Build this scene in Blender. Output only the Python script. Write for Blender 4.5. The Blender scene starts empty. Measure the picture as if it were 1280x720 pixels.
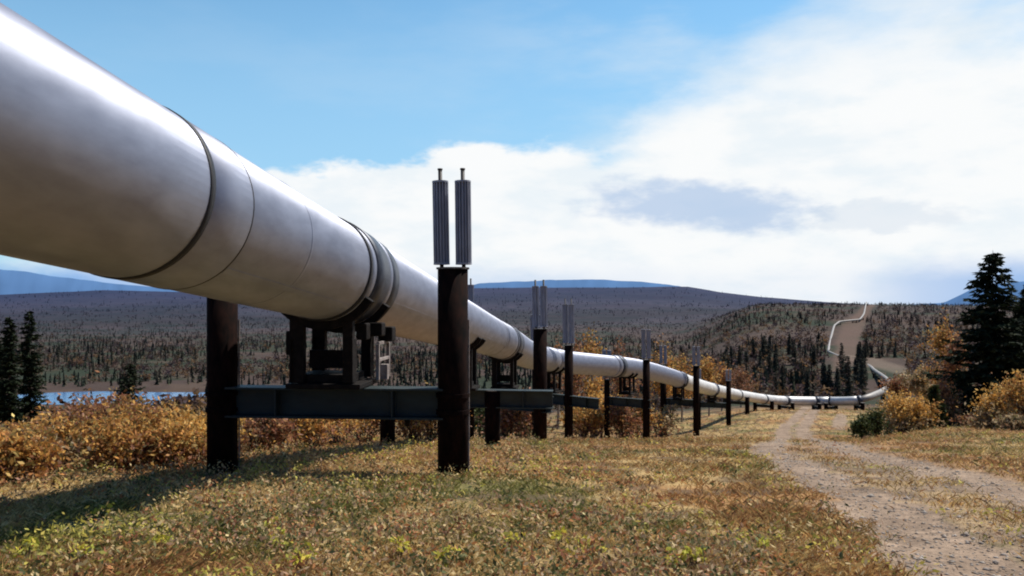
import bpy, math, random
import numpy as np
from mathutils import Vector, Matrix

random.seed(7)
rng = np.random.default_rng(11)
F = 1000.0      # focal length in photo pixels (1280 wide)
CX, HY = 640.0, 375.0
scene = bpy.context.scene
col = scene.collection
PI = math.pi

def at(px, py, Z):
    return Vector(((px - CX) / F * Z, Z, -(py - HY) / F * Z))

# ------------------------------------------------------------------ noise
def _hash(ix, iy, seed):
    n = (ix.astype(np.int64) * 374761393 + iy.astype(np.int64) * 668265263 + seed * 974711) & 0x7fffffff
    n = (n ^ (n >> 13)) * 1274126177 & 0x7fffffff
    n = (n ^ (n >> 16)) & 0x7fffffff
    return (n % 100003) / 100003.0

def vnoise(x, y, seed=0):
    x = np.asarray(x, float); y = np.asarray(y, float)
    ix = np.floor(x); iy = np.floor(y)
    fx = x - ix; fy = y - iy
    fx = fx * fx * (3 - 2 * fx); fy = fy * fy * (3 - 2 * fy)
    a = _hash(ix, iy, seed); b = _hash(ix + 1, iy, seed)
    c = _hash(ix, iy + 1, seed); d = _hash(ix + 1, iy + 1, seed)
    return (a * (1 - fx) + b * fx) * (1 - fy) + (c * (1 - fx) + d * fx) * fy

def fbm(x, y, seed=0, octv=4):
    s = 0; a = .5; t = 0
    for k in range(octv):
        s = s + a * vnoise(x * 2 ** k + 17.3 * k, y * 2 ** k - 9.1 * k, seed + k); t += a; a *= .5
    return s / t

def sstep(a, b, x):
    t = np.clip((x - a) / (b - a), 0, 1)
    return t * t * (3 - 2 * t)

# ------------------------------------------------------------------ terrain
ZK = np.array([0, 5, 7.2, 10.4, 15, 20, 26, 35, 50, 65, 80, 95, 110, 130, 170, 220, 300, 450, 600, 700, 1000, 1500, 2500, 3400, 6000, 30000.])
H_MAIN = np.array([-1.35, -1.72, -1.98, -2.34, -2.95, -3.72, -4.6, -6.2, -8.75, -11.3, -13.5, -15.6, -17, -18.6, -23.5, -29, -30, -30, -30, -29.5, -25, -10, 0, -60, -120, -300.])
H_RIGHT = np.array([-1.35, -1.72, -1.98, -2.34, -2.95, -3.72, -4.6, -6.2, -8.75, -11.2, -12.9, -14.2, -15.4, -17.8, -22, -24, -20.5, -15, -5, -3, -14, -20, 0, -60, -120, -300.])
H_FAR_R = np.array([-1.35, -1.72, -1.98, -2.34, -2.95, -3.72, -4.55, -5.9, -8.1, -10.1, -12.2, -13.9, -15.3, -18, -22, -24, -21.5, -15, -6, -4.4, -14, -20, 0, -60, -120, -300.])
RIDGE_X = [-0.9, -0.64, -0.51, -0.34, -0.05, .22, .26, .31, .36, .44, .8]
RIDGE_ROW = [367, 368, 362, 366, 360, 358, 364, 370, 374, 379, 385]

def _prof(Z, H):
    s = 0
    for k in (-.06, -.03, 0, .03, .06):
        s = s + np.interp(Z * (1 + k), ZK, H)
    return s / 5

def height(X, Y, detail=True):
    X = np.asarray(X, float); Y = np.asarray(Y, float)
    r = np.sqrt(X * X + Y * Y)
    front = Y > 0.05
    Z = np.where(front, np.maximum(Y, r * .55), r * .55 * 0 + np.minimum(r * .3, 40))
    u = np.where(front, X / np.maximum(Y, .05), 2 * np.sign(X))
    u = np.clip(u, -1.2, 1.2)
    h0 = _prof(Z, H_MAIN); h1 = _prof(Z, H_RIGHT); h2 = _prof(Z, H_FAR_R)
    a = sstep(.2, .32, u); b = sstep(.42, .56, u)
    h = h0 * (1 - a) + (h1 * (1 - b) + h2 * b) * a
    # far ridge
    row = np.interp(u, RIDGE_X, RIDGE_ROW)
    g = np.exp(-((Z - 2500) / 650) ** 2)
    h = h + g * ((HY - row) / F * 2500)
    if detail:
        far = sstep(120, 400, Z)
        h = h + far * (fbm(X / 160, Y / 160, 5) - .5) * np.clip(Z / 160, 0, 9) * (1 - .55 * g)
        near = (1 - sstep(60, 150, Z))
        h = h + near * ((fbm(X / 1.7, Y / 1.7, 3) - .5) * .10 + (fbm(X / .35, Y / .35, 9, 2) - .5) * .035)
    lake = (((X + 117) / 46) ** 2 + ((Y - 243) / 20) ** 2)
    h = np.where(lake < 1.5, np.minimum(h, -30.6 + np.clip(lake - .95, 0, 1) * 2), h)
    return h

def gz(x, y): return float(height(np.array([x]), np.array([y]))[0])

# rut centre lines
YL = np.array([0, 3, 5.2, 6.7, 8.7, 13, 19, 30, 50, 80, 110, 130, 150])
XL = np.array([2.8, 2.85, 3.07, 3.4, 3.75, 4.7, 6.0, 9.9, 16.9, 27.2, 39.6, 47.5, 55])
def track_mask(X, Y):
    xl = np.interp(Y, YL, XL)
    sep = np.interp(Y, [0, 12, 20, 60], [2.25, 1.9, 1.9, 1.8])
    w = np.interp(Y, [0, 8, 20, 80, 130], [.48, .48, .52, .75, .75])
    n = (fbm(X / 1.1, Y / 1.1, 21) - .5) * 1.3 + (fbm(X / .22, Y / .22, 23, 3) - .5) * .9
    d1 = np.abs(X - xl) / w; d2 = np.abs(X - xl - sep) / w
    m = np.maximum(1 - sstep(.55, 1.5, d1 + n), 1 - sstep(.55, 1.5, d2 + n))
    mid = (1 - sstep(.9, 2.3, np.abs(X - xl - sep / 2 - .25) / 1.1 + n)) * np.interp(Y, [0, 9, 16, 26, 60], [.55, .52, .48, .5, .45])
    m = np.maximum(m, mid)
    # small worn patch further right
    p = ((X - .41 * Y) / 1.0) ** 2 + ((Y - 92) / 16) ** 2
    m = np.maximum(m, .8 * (1 - sstep(.5, 1.3, p + n)))
    return m * (Y > 1) * (Y < 148)

def pal(*cs): return np.array(cs, float)

CLY = [250, 300, 390, 480, 540, 620, 720]
CLX = [.41 * 250, .418 * 300, .421 * 390, .428 * 480, .438 * 540, .446 * 620, .448 * 720]
def ground_color(X, Y):
    """base colours of the ground (linear), distance haze mixed in"""
    r = np.sqrt(X * X + Y * Y)
    n1 = fbm(X / 1.5, Y / 2.2, 31); n2 = fbm(X / .5, Y / .5, 41, 3); n3 = fbm(X / 2.6, Y / 4.2, 51)
    straw = pal(.36, .245, .11); olive = pal(.15, .13, .05); rust = pal(.31, .16, .065); soil = pal(.09, .06, .04)
    c = np.ones(X.shape + (3,)) * straw
    k = sstep(.42, .62, n1)[..., None]; c = c * (1 - k) + olive * k
    k = (sstep(.45, .62, n3) * .8)[..., None]; c = c * (1 - k) + rust * k
    k = (sstep(.45, .65, n2) * .8)[..., None]; c = c * (1 - k) + soil * k
    # far ground: mottled tundra, forest floor, hills
    f1 = fbm(X / 60, Y / 25, 61); f2 = fbm(X / 18, Y / 9, 71); f3 = fbm(X / 300, Y / 200, 81)
    dark = pal(.028, .036, .022); brown = pal(.062, .043, .036); mauve = pal(.036, .029, .046); tan = pal(.09, .062, .046)
    d = np.ones(X.shape + (3,)) * brown
    k = sstep(.4, .6, f1)[..., None]; d = d * (1 - k) + dark * k
    k = (sstep(.52, .7, f2) * .7)[..., None]; d = d * (1 - k) + tan * k
    k = (sstep(500, 1100, r) * .75)[..., None]
    hill = mauve * (1 - .55 * sstep(.42, .58, f3)[..., None]) + dark * .3
    hill = hill * (.55 + .9 * f2[..., None])
    d = d * (1 - k) + hill * k
    hz = (sstep(400, 2600, r) * .68)[..., None]  # bluish distance haze painted into the far ground colour
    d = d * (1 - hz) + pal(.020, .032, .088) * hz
    uu = X / np.maximum(Y, .1)
    k = sstep(70, 140, r - 45 * sstep(-.02, .1, uu))[..., None]
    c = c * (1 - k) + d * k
    # cleared strip along the far pipeline
    cx = np.interp(Y, CLY, CLX)
    ww = np.interp(Y, [250, 300, 470, 560, 700], [3, 4.5, 7, 4.5, 4.5])
    m = (1 - sstep(.6, 1.25, np.abs(X - cx) / ww + (f2 - .5) * .8)) * (Y > 250) * (Y < 760)
    m = (m * .75)[..., None]
    c = c * (1 - m) + pal(.12, .078, .06) * m
    # gravel road running away to the right of the far pipe
    rx = np.interp(Y, [225, 250, 280, 300], [.56 * 225, .50 * 250, .448 * 280, .43 * 300])
    m = (1 - sstep(.5, 1.2, np.abs(X - rx) / 7)) * (Y > 225) * (Y < 300)
    m = (m * .6)[..., None]
    c = c * (1 - m) + pal(.17, .13, .10) * m
    return c

# ------------------------------------------------------------------ mesh helpers
def link(o, parent=None):
    col.objects.link(o)
    if parent is not None:
        o.parent = parent
    return o

def np_mesh(name, verts, faces, mat, colors=None, parent=None, smooth=False, loc=None):
    """faces: (n,3) or (n,4) array; colors per vertex (n,3)"""
    me = bpy.data.meshes.new(name)
    verts = np.asarray(verts, np.float32); faces = np.asarray(faces, np.int32)
    nf, k = faces.shape
    me.vertices.add(len(verts)); me.vertices.foreach_set('co', verts.ravel())
    me.loops.add(nf * k); me.loops.foreach_set('vertex_index', faces.ravel())
    me.polygons.add(nf)
    me.polygons.foreach_set('loop_start', np.arange(0, nf * k, k, dtype=np.int32))
    me.polygons.foreach_set('loop_total', np.full(nf, k, np.int32))
    if smooth: me.polygons.foreach_set('use_smooth', np.ones(nf, bool))
    me.update(calc_edges=True)
    if colors is not None:
        ca = me.color_attributes.new('col', 'FLOAT_COLOR', 'POINT')
        c4 = np.ones((len(verts), 4), np.float32); c4[:, :3] = colors
        ca.data.foreach_set('color', c4.ravel())
    me.materials.append(mat)
    o = bpy.data.objects.new(name, me)
    if loc is not None: o.location = loc
    return link(o, parent)

class MB:
    def __init__(s): s.v = []; s.f = []
    def add(s, vs, fs):
        b = len(s.v); s.v += [tuple(v) for v in vs]; s.f += [tuple(i + b for i in f) for f in fs]
    def box(s, c, size, rot=None):
        hx, hy, hz = size[0] / 2, size[1] / 2, size[2] / 2
        vs = [Vector((x, y, z)) for x in (-hx, hx) for y in (-hy, hy) for z in (-hz, hz)]
        if rot is not None: vs = [rot @ v for v in vs]
        vs = [v + Vector(c) for v in vs]
        s.add(vs, [(0, 1, 3, 2), (4, 6, 7, 5), (0, 4, 5, 1), (2, 3, 7, 6), (0, 2, 6, 4), (1, 5, 7, 3)])
    def tube(s, pts, rads, n=16, caps=True):
        pts = [Vector(p) for p in pts]; rings = []
        for i, p in enumerate(pts):
            d = (pts[min(i + 1, len(pts) - 1)] - pts[max(i - 1, 0)]).normalized()
            up = Vector((0, 0, 1)) if abs(d.z) < .95 else Vector((1, 0, 0))
            a = d.cross(up).normalized(); b = a.cross(d).normalized()
            r = rads[i] if hasattr(rads, '__len__') else rads
            rings.append([p + (a * math.cos(t) + b * math.sin(t)) * r for t in [2 * PI * k / n for k in range(n)]])
        vs = [v for ring in rings for v in ring]
        fs = []
        for i in range(len(pts) - 1):
            for k in range(n):
                fs.append((i * n + k, i * n + (k + 1) % n, (i + 1) * n + (k + 1) % n, (i + 1) * n + k))
        if caps:
            fs.append(tuple(range(n - 1, -1, -1))); fs.append(tuple((len(pts) - 1) * n + k for k in range(n)))
        s.add(vs, fs)
    def build(s, name, mat, parent=None, smooth=False, bevel=0):
        me = bpy.data.meshes.new(name); me.from_pydata(s.v, [], s.f)
        me.materials.append(mat); me.update()
        if smooth:
            for p in me.polygons: p.use_smooth = len(p.vertices) == 4
        o = link(bpy.data.objects.new(name, me), parent)
        if bevel:
            m = o.modifiers.new('bevel', 'BEVEL'); m.width = bevel; m.segments = 2; m.limit_method = 'ANGLE'
        return o

def empty(name, loc, label, cat, group=None, rz=0):
    o = bpy.data.objects.new(name, None); o.location = loc; o.rotation_euler = (0, 0, rz)
    o.empty_display_size = .2
    link(o); return tag(o, label, cat, group)

def tag(o, label, cat, group=None, kind=None):
    if label: o['label'] = label
    if cat: o['category'] = cat
    if group: o['group'] = group
    if kind: o['kind'] = kind
    return o

def struct(o, label=None, cat=None):
    o['kind'] = 'structure'
    if label: o['label'] = label
    if cat: o['category'] = cat
    return o

# ------------------------------------------------------------------ materials
def new_mat(name):
    m = bpy.data.materials.new(name); m.use_nodes = True
    nt = m.node_tree; return m, nt, nt.nodes['Principled BSDF'], nt.nodes['Material Output']

def N(nt, t, **kw):
    n = nt.nodes.new(t)
    for k, v in kw.items():
        if k.startswith('i_'):
            key = k[2:]; key = int(key) if key.isdigit() else key
            n.inputs[key].default_value = v
        else: setattr(n, k, v)
    return n

def mat_vcol(name, rough=.9, noise_scale=None, noise_amt=.5, bump=0, bump_scale=20, transl=0, spec=.2):
    m, nt, b, out = new_mat(name)
    at_ = N(nt, 'ShaderNodeAttribute', attribute_name='col')
    c = at_.outputs['Color']
    tc = N(nt, 'ShaderNodeTexCoord')
    if noise_scale:
        for sc, am in ((noise_scale, noise_amt), (noise_scale * 4.7, noise_amt * .7)):
            no = N(nt, 'ShaderNodeTexNoise'); no.inputs['Scale'].default_value = sc; no.inputs['Detail'].default_value = 4
            nt.links.new(tc.outputs['Object'], no.inputs['Vector'])
            mr = N(nt, 'ShaderNodeMapRange'); mr.inputs[1].default_value = .3; mr.inputs[2].default_value = .7
            mr.inputs[3].default_value = 1 - am; mr.inputs[4].default_value = 1 + am
            nt.links.new(no.outputs['Fac'], mr.inputs[0])
            mx = N(nt, 'ShaderNodeVectorMath', operation='SCALE')
            nt.links.new(c, mx.inputs[0]); nt.links.new(mr.outputs[0], mx.inputs['Scale']); c = mx.outputs[0]
    nt.links.new(c, b.inputs['Base Color'])
    b.inputs['Roughness'].default_value = rough; b.inputs['Specular IOR Level'].default_value = spec
    if bump:
        no = N(nt, 'ShaderNodeTexNoise'); no.inputs['Scale'].default_value = bump_scale; no.inputs['Detail'].default_value = 6
        nt.links.new(tc.outputs['Object'], no.inputs['Vector'])
        bp = N(nt, 'ShaderNodeBump'); bp.inputs['Strength'].default_value = bump; bp.inputs['Distance'].default_value = .03
        nt.links.new(no.outputs['Fac'], bp.inputs['Height']); nt.links.new(bp.outputs[0], b.inputs['Normal'])
    if transl:
        tr = N(nt, 'ShaderNodeBsdfTranslucent'); nt.links.new(c, tr.inputs['Color'])
        ms = N(nt, 'ShaderNodeMixShader'); ms.inputs[0].default_value = transl
        nt.links.new(b.outputs[0], ms.inputs[1]); nt.links.new(tr.outputs[0], ms.inputs[2])
        nt.links.new(ms.outputs[0], out.inputs['Surface'])
    return m

def mat_plain(name, c1, c2, scale=6, rough=.6, metal=0, bump=.2, stretch=(1, 1, 1), rough_var=.1, spec=.5):
    m, nt, b, out = new_mat(name)
    tc = N(nt, 'ShaderNodeTexCoord'); mp = N(nt, 'ShaderNodeMapping'); mp.inputs['Scale'].default_value = stretch
    nt.links.new(tc.outputs['Object'], mp.inputs['Vector'])
    no = N(nt, 'ShaderNodeTexNoise'); no.inputs['Scale'].default_value = scale; no.inputs['Detail'].default_value = 6; no.inputs['Roughness'].default_value = .6
    nt.links.new(mp.outputs[0], no.inputs['Vector'])
    cr = N(nt, 'ShaderNodeValToRGB'); cr.color_ramp.elements[0].position = .35; cr.color_ramp.elements[1].position = .68
    cr.color_ramp.elements[0].color = (*c1, 1); cr.color_ramp.elements[1].color = (*c2, 1)
    nt.links.new(no.outputs['Fac'], cr.inputs[0]); nt.links.new(cr.outputs[0], b.inputs['Base Color'])
    mr = N(nt, 'ShaderNodeMapRange'); mr.inputs[3].default_value = rough - rough_var; mr.inputs[4].default_value = rough + rough_var
    nt.links.new(no.outputs['Fac'], mr.inputs[0]); nt.links.new(mr.outputs[0], b.inputs['Roughness'])
    b.inputs['Metallic'].default_value = metal; b.inputs['Specular IOR Level'].default_value = spec
    if bump:
        bp = N(nt, 'ShaderNodeBump'); bp.inputs['Strength'].default_value = bump; bp.inputs['Distance'].default_value = .01
        nt.links.new(no.outputs['Fac'], bp.inputs['Height']); nt.links.new(bp.outputs[0], b.inputs['Normal'])
    return m

M = {}
M['ground'] = mat_vcol('ground_cover_soil', .95, noise_scale=3.0, noise_amt=.3, bump=.8, bump_scale=9, spec=.1)
M['track'] = mat_vcol('gravel', .92, noise_scale=7.0, noise_amt=.3, bump=.9, bump_scale=24, spec=.15)
M['leaf'] = mat_vcol('leaves', .7, transl=.35, spec=.2)
M['needle'] = mat_vcol('needles', .8, transl=.1, spec=.1)
M['grass'] = mat_vcol('grass_blades', .75, transl=.3, spec=.2)
M['stone'] = mat_vcol('stones', .85, spec=.2)
M['bark'] = mat_plain('bark', (.035, .026, .02), (.09, .07, .055), 14, .9, 0, .6, (1, 1, .25))
M['birch'] = mat_plain('pale_bark', (.12, .10, .085), (.34, .30, .26), 9, .9, 0, .5, (1, 1, .6))
M['jacket'] = mat_plain('galvanised_jacket', (.335, .35, .42), (.44, .46, .54), 3.4, .60, .74, .04, (1.6, .5, 1.6), .05)
_b = M['jacket'].node_tree.nodes['Principled BSDF']; _t = N(M['jacket'].node_tree, 'ShaderNodeCombineXYZ', i_X=.095, i_Y=1.0, i_Z=-.095)
_b.inputs['Anisotropic'].default_value = .76; M['jacket'].node_tree.links.new(_t.outputs[0], _b.inputs['Tangent'])
M['far_pipe'] = mat_plain('weathered_jacket', (.55, .54, .53), (.72, .71, .69), 1, .5, .3, 0)
M['distant_pipe'] = mat_plain('distant_jacket', (.22, .205, .195), (.32, .30, .28), 1, .6, .3, 0)
M['blackrub'] = mat_plain('black_rubber', (.008, .008, .010), (.02, .02, .024), 12, .6, 0, .1)
M['darkband'] = mat_plain('dark_band', (.035, .04, .055), (.075, .085, .11), 9, .45, .35, .1)
M['post'] = mat_plain('weathered_steel', (.004, .003, .003), (.020, .009, .007), 9, .85, 0, .5, (1, 1, .5), spec=.05)
M['cap'] = mat_plain('post_cap', (.10, .09, .08), (.2, .18, .16), 8, .7, .2, .2)
M['beam'] = mat_plain('painted_beam', (.010, .019, .021), (.028, .044, .046), 5, .6, .1, .15, (.4, .4, 1))
M['fin'] = mat_plain('aluminium_fins', (.26, .28, .34), (.40, .42, .50), 10, .6, .2, .1, (1, 1, .3))
M['heatpipe'] = mat_plain('heat_pipe_tube', (.02, .018, .018), (.05, .045, .045), 10, .6, .3, .1)
M['shoe'] = mat_plain('shoe_steel', (.006, .005, .005), (.022, .017, .015), 10, .75, .1, .3, spec=.15)
M['pale'] = mat_plain('pale_pad', (.16, .13, .12), (.36, .31, .29), 10, .7, 0, .2)

# ------------------------------------------------------------------ ground, built as one polar sheet
def build_terrain():
    a_front = np.concatenate([np.linspace(-.86, -.62, 60, endpoint=False), np.linspace(-.62, .64, 760, endpoint=False), np.linspace(.64, .86, 60)])
    a_back = np.linspace(.86, 2 * PI - .86, 130)[1:-1]
    ang = np.concatenate([a_front, a_back])
    rr = np.concatenate([np.array([.3, .7]), np.geomspace(1.1, 150, 330, endpoint=False), np.geomspace(150, 4200, 230, endpoint=False), np.geomspace(4200, 30000, 14)])
    A, R = np.meshgrid(ang, rr)
    X = R * np.sin(A); Y = R * np.cos(A)
    H = height(X, Y)
    mask = track_mask(X, Y)
    H = H - mask * .05
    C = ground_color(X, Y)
    nA, nR = len(ang), len(rr)
    idx = np.arange(nR * nA).reshape(nR, nA)
    nxt = np.roll(idx, -1, axis=1)
    f = np.stack([idx[:-1], nxt[:-1], nxt[1:], idx[1:]], -1).reshape(-1, 4)[:, ::-1]
    V = np.stack([X, Y, H], -1).reshape(-1, 3)
    # gravel track: same grid, lifted 4 mm, only where the mask says so
    g1 = pal(.31, .225, .16); g2 = pal(.135, .09, .06)
    n = fbm(X / .6, Y / .6, 91)[..., None]
    G = g1 * n * 1.15 + g2 * (1 - n)
    mm = sstep(.10, .95, mask)[..., None]
    G = C * (1 - mm) + G * mm
    fm = (mask.ravel()[f] > .12).all(axis=1)
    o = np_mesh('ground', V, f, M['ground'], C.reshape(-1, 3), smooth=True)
    struct(o)
    ft = f[fm]
    used, inv = np.unique(ft, return_inverse=True)
    Vt = V[used].copy(); Vt[:, 2] += .004 + .00015 * Vt[:, 1]
    o = np_mesh('gravel_track', Vt, inv.reshape(-1, 4), M['track'], G.reshape(-1, 3)[used], smooth=True)
    struct(o)
build_terrain()

# far mountains, their blue distance haze painted into the vertex colours
def build_mountains():
    n = 400
    a = np.linspace(-.75, .75, n); D = 14000.0
    px = CX + F * np.tan(a)
    row = np.interp(px, [-300, 0, 60, 120, 200, 330, 560, 600, 680, 740, 800, 850, 900, 1100, 1180, 1215, 1250, 1290, 1350, 1600],
                    [352, 336, 344, 352, 360, 370, 366, 354, 351, 350, 351, 358, 372, 384, 378, 362, 354, 350, 354, 365])
    row = row + (fbm(px / 30, px * 0, 7) - .5) * 3.5
    X = D * np.tan(a); v = []; c = []
    for j, k in enumerate((1.0, .6, 0.)):
        yy = np.full(n, D - (1 - k) * 2500)
        top = (HY - row) / F * D
        z = top * k + (-200) * (1 - k) + (0 if j != 1 else 1) * (fbm(px / 14, px * 0, 8) - .5) * 60
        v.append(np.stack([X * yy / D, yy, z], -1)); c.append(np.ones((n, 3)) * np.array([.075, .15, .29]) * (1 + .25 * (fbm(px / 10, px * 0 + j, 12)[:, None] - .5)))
    v.append(np.stack([X * 1.1, np.full(n, D * 1.1), np.full(n, -300.)], -1)); c.append(c[0])
    order = [2, 1, 0, 3]
    V = np.concatenate([v[k] for k in order]); C = np.concatenate([c[k] for k in order])
    f = []
    for j in range(3):
        i = np.arange(n - 1) + j * n
        f.append(np.stack([i, i + 1, i + n + 1, i + n], -1))
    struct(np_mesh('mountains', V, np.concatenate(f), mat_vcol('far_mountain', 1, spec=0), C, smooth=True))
build_mountains()

# lake
def build_lake():
    n = 64; v = [(-117, 243, -30.05)]
    for k in range(n):
        t = 2 * PI * k / n
        w = 1 + .1 * math.sin(3 * t + 1) + .05 * math.sin(7 * t)
        v.append((-117 + 46 * w * math.cos(t), 243 + 20 * w * math.sin(t), -30.05))
    f = [(0, 1 + k, 1 + (k + 1) % n) for k in range(n)]
    m, nt, b, out = new_mat('lake_water')
    b.inputs['Base Color'].default_value = (.05, .13, .30, 1); b.inputs['Roughness'].default_value = .12
    no = N(nt, 'ShaderNodeTexNoise'); no.inputs['Scale'].default_value = 1.2; tc = N(nt, 'ShaderNodeTexCoord')
    nt.links.new(tc.outputs['Object'], no.inputs['Vector'])
    bp = N(nt, 'ShaderNodeBump'); bp.inputs['Strength'].default_value = .5; bp.inputs['Distance'].default_value = .25
    nt.links.new(no.outputs['Fac'], bp.inputs['Height']); nt.links.new(bp.outputs[0], b.inputs['Normal'])
    struct(np_mesh('water', v, np.array(f), m))
build_lake()

# ------------------------------------------------------------------ pipeline
R_PIPE = .71
def line_pt(Z): return Vector((.095 * Z - 3.648, Z, 1.478 - .095 * Z))
KEY = [line_pt(z) for z in (-14, -6, 2, 11.3, 22.5, 29)]
KEY += [at(*p) for p in ((636, 430.5, 34), (660, 443, 41), (684, 449, 47), (711, 453, 50), (740, 455.5, 53), (765, 457.5, 56), (783, 459, 58.5), (803, 462, 62), (824, 467, 66.5),
        (843, 472.5, 72), (874, 482.5, 84), (900, 489, 98), (930, 495, 113), (974, 500.5, 127), (1030, 501.5, 130), (1074, 500.5, 125),
        (1090, 495, 128), (1103, 489, 140), (1113, 481, 170), (1106, 472, 215), (1093, 463, 250), (1083, 456, 275), (1058, 449.5, 292),
        (1036, 440, 310), (1038, 425, 375), (1043, 407, 450), (1050, 402, 468), (1074, 399.5, 482), (1080, 392, 540), (1082, 382, 615), (1083, 378, 660))]

def catmull(P, step=.6):
    out = []
    for i in range(len(P) - 1):
        p0 = P[max(i - 1, 0)]; p1 = P[i]; p2 = P[i + 1]; p3 = P[min(i + 2, len(P) - 1)]
        n = max(2, min(24, int((p2 - p1).length / step)))
        for k in range(n):
            t = k / n
            # centripetal-like damping of tangents
            l = (p2 - p1).length; q9 = .9 if p1.y < 290 else .3
            m1 = (p2 - p0); m1 = m1.normalized() * l * q9 if m1.length else m1
            m2 = (p3 - p1); m2 = m2.normalized() * l * q9 if m2.length else m2
            h = (2 * t ** 3 - 3 * t ** 2 + 1) * p1 + (t ** 3 - 2 * t ** 2 + t) * m1 + (-2 * t ** 3 + 3 * t ** 2) * p2 + (t ** 3 - t ** 2) * m2
            out.append(h)
    out.append(P[-1].copy()); return out
PATH = catmull(KEY)
S = [0.]
for i in range(1, len(PATH)): S.append(S[-1] + (PATH[i] - PATH[i - 1]).length)
def path_at(s):
    s = max(0, min(S[-1] - 1e-4, s))
    lo, hi = 0, len(S) - 1
    while hi - lo > 1:
        mid = (lo + hi) // 2
        if S[mid] <= s: lo = mid
        else: hi = mid
    t = (s - S[lo]) / (S[hi] - S[lo])
    return PATH[lo].lerp(PATH[hi], t), (PATH[hi] - PATH[lo]).normalized()
def s_of_px(px, z0, z1):
    best = None
    for i, p in enumerate(PATH):
        if p.y <= 1 or not (z0 <= p.y <= z1): continue
        e = abs(CX + F * p.x / p.y - px)
        if best is None or e < best[0]: best = (e, S[i])
    return best[1]
def s_of_z(z):
    return min(((abs(p.y - z), S[i]) for i, p in enumerate(PATH)), key=lambda t: t[0])[1]

pipeline = empty('pipeline', (-3.648, 0, -1.35), 'long silver elevated pipeline running from upper left across the valley', 'pipeline')
bpy.context.view_layer.update()
PINV = Matrix.Translation(-Vector(pipeline.location))
def pp(v): return PINV @ v

# supports: (pipe arc length position, left post point, right post point, has heat pipes)
def tube_section(s0, s1, r, n=64, mat='jacket', name='jacket_section', extra=0, step=.8):
    mb = MB(); k = max(1, int((s1 - s0) / step))
    pts = [pp(path_at(s0 + (s1 - s0) * i / k)[0]) for i in range(k + 1)]
    mb.tube(pts, r, n)
    return mb.build(name, M[mat], pipeline, smooth=True)
def ring_part(s, w, r, mat, name, n=64):
    p, d = path_at(s)
    mb = MB(); e = min(.008, w * .3)
    pts = [pp(p + d * t) for t in (-w / 2, -w / 2 + .001, w / 2 - .001, w / 2)]
    mb.tube(pts, [r - e, r, r, r - e], n)
    return mb.build(name, M[mat], pipeline, smooth=True)

seams = [0.0]
ring_s = []                         # visible thin black rings
ringA = s_of_z(6.55)
s_b1 = s_of_z(11.3); s_b15 = s_of_z(22.5); s_b2 = s_of_px(629, 25, 40)
s_b3 = s_of_px(690, 40, 60); s_b4 = s_of_px(765, 50, 62); s_b4b = s_of_px(783, 50, 64); s_b5 = s_of_px(848, 60, 90)
s_b6 = s_of_px(890, 80, 110)
far_s = [s_of_px(x, 90, 129.9) for x in (922, 955, 981)] + [s_of_px(x, 122, 131) for x in (1022, 1040, 1072)]
cuts = [0, ringA, s_b1 - .35, s_b2 - .3, s_b3, s_b4, s_b5, s_b6] + far_s[1:] + [S[-1]]
# jacket: each section between two joints a little recessed seam
for i in range(len(cuts) - 1):
    s0, s1 = cuts[i], cuts[i + 1]
    far = s0 > far_s[-1] - 1
    if far:
        tube_section(s0 + .02, s1, R_PIPE * .75, 20, 'distant_pipe', step=4)
    else:
        tube_section(s0 + .012, s1 - .012, R_PIPE, 72 if s0 < s_b2 else 36, 'jacket' if s0 < s_b5 else 'far_pipe')
# near joint: black gap ring, sleeve, thin seam
ring_part(ringA, .075, R_PIPE + .010, 'blackrub', 'joint_ring')
ring_part(ringA + .40, .72, R_PIPE + .006, 'jacket', 'joint_sleeve')
ring_part(ringA + .765, .018, R_PIPE + .009, 'heatpipe', 'seam_ring')
def lap_seam(s0, s1, ang, w=.05):
    mb = MB(); k = int((s1 - s0) / .5); vs = []
    for i in range(k + 1):
        p, d = path_at(s0 + (s1 - s0) * i / k)
        a = Vector((d.y, -d.x, 0)).normalized(); b = a.cross(d).normalized()
        for r_, da in ((R_PIPE - .003, -w), (R_PIPE + .006, -w), (R_PIPE + .004, w), (R_PIPE - .003, w)):
            t = ang + da; vs.append(pp(p + (a * math.cos(t) + b * math.sin(t)) * r_))
    fs = [(i * 4 + j, i * 4 + j + 1, i * 4 + j + 5, i * 4 + j + 4) for i in range(k) for j in range(3)]
    mb.add(vs, fs); mb.build('lap_seam', M['jacket'], pipeline)
lap_seam(ringA + .8, s_b1 - .5, math.radians(-50)); lap_seam(s_b1 + 1.1, s_b2 - 1, math.radians(-30))
for q in (2.3,):
    ring_part(ringA + q, .05, R_PIPE + .003, 'jacket', 'overlap_band')
def clamp(s, big=True):
    n = 72 if big else 32
    ring_part(s - .42, .09, R_PIPE + .022, 'blackrub', 'joint_ring', n)
    ring_part(s - .25, .20, R_PIPE + .014, 'jacket', 'clamp_lip', n)
    ring_part(s + .20, .68, R_PIPE + .034, 'darkband', 'clamp_band', n)
    ring_part(s + .64, .18, R_PIPE + .026, 'jacket', 'clamp_lip', n)
    ring_part(s + .95, .42, R_PIPE + .020, 'darkband', 'clamp_band', n)
clamp(s_b1); clamp(s_b2 - .3)
for s in (s_b3 + 1.5, s_b15 - 3.0, s_b2 - 3.5):
    ring_part(s, .02, R_PIPE + .006, 'heatpipe', 'seam_ring', 48)
for s in (s_b4, s_b5, s_b6):
    ring_part(s, .55, R_PIPE + .05, 'jacket', 'clamp_lip', 32); ring_part(s + .7, .7, R_PIPE + .09, 'darkband', 'clamp_band', 32)
for s in far_s:
    ring_part(s, .6, R_PIPE + .05, 'darkband', 'clamp_band', 24)

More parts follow.
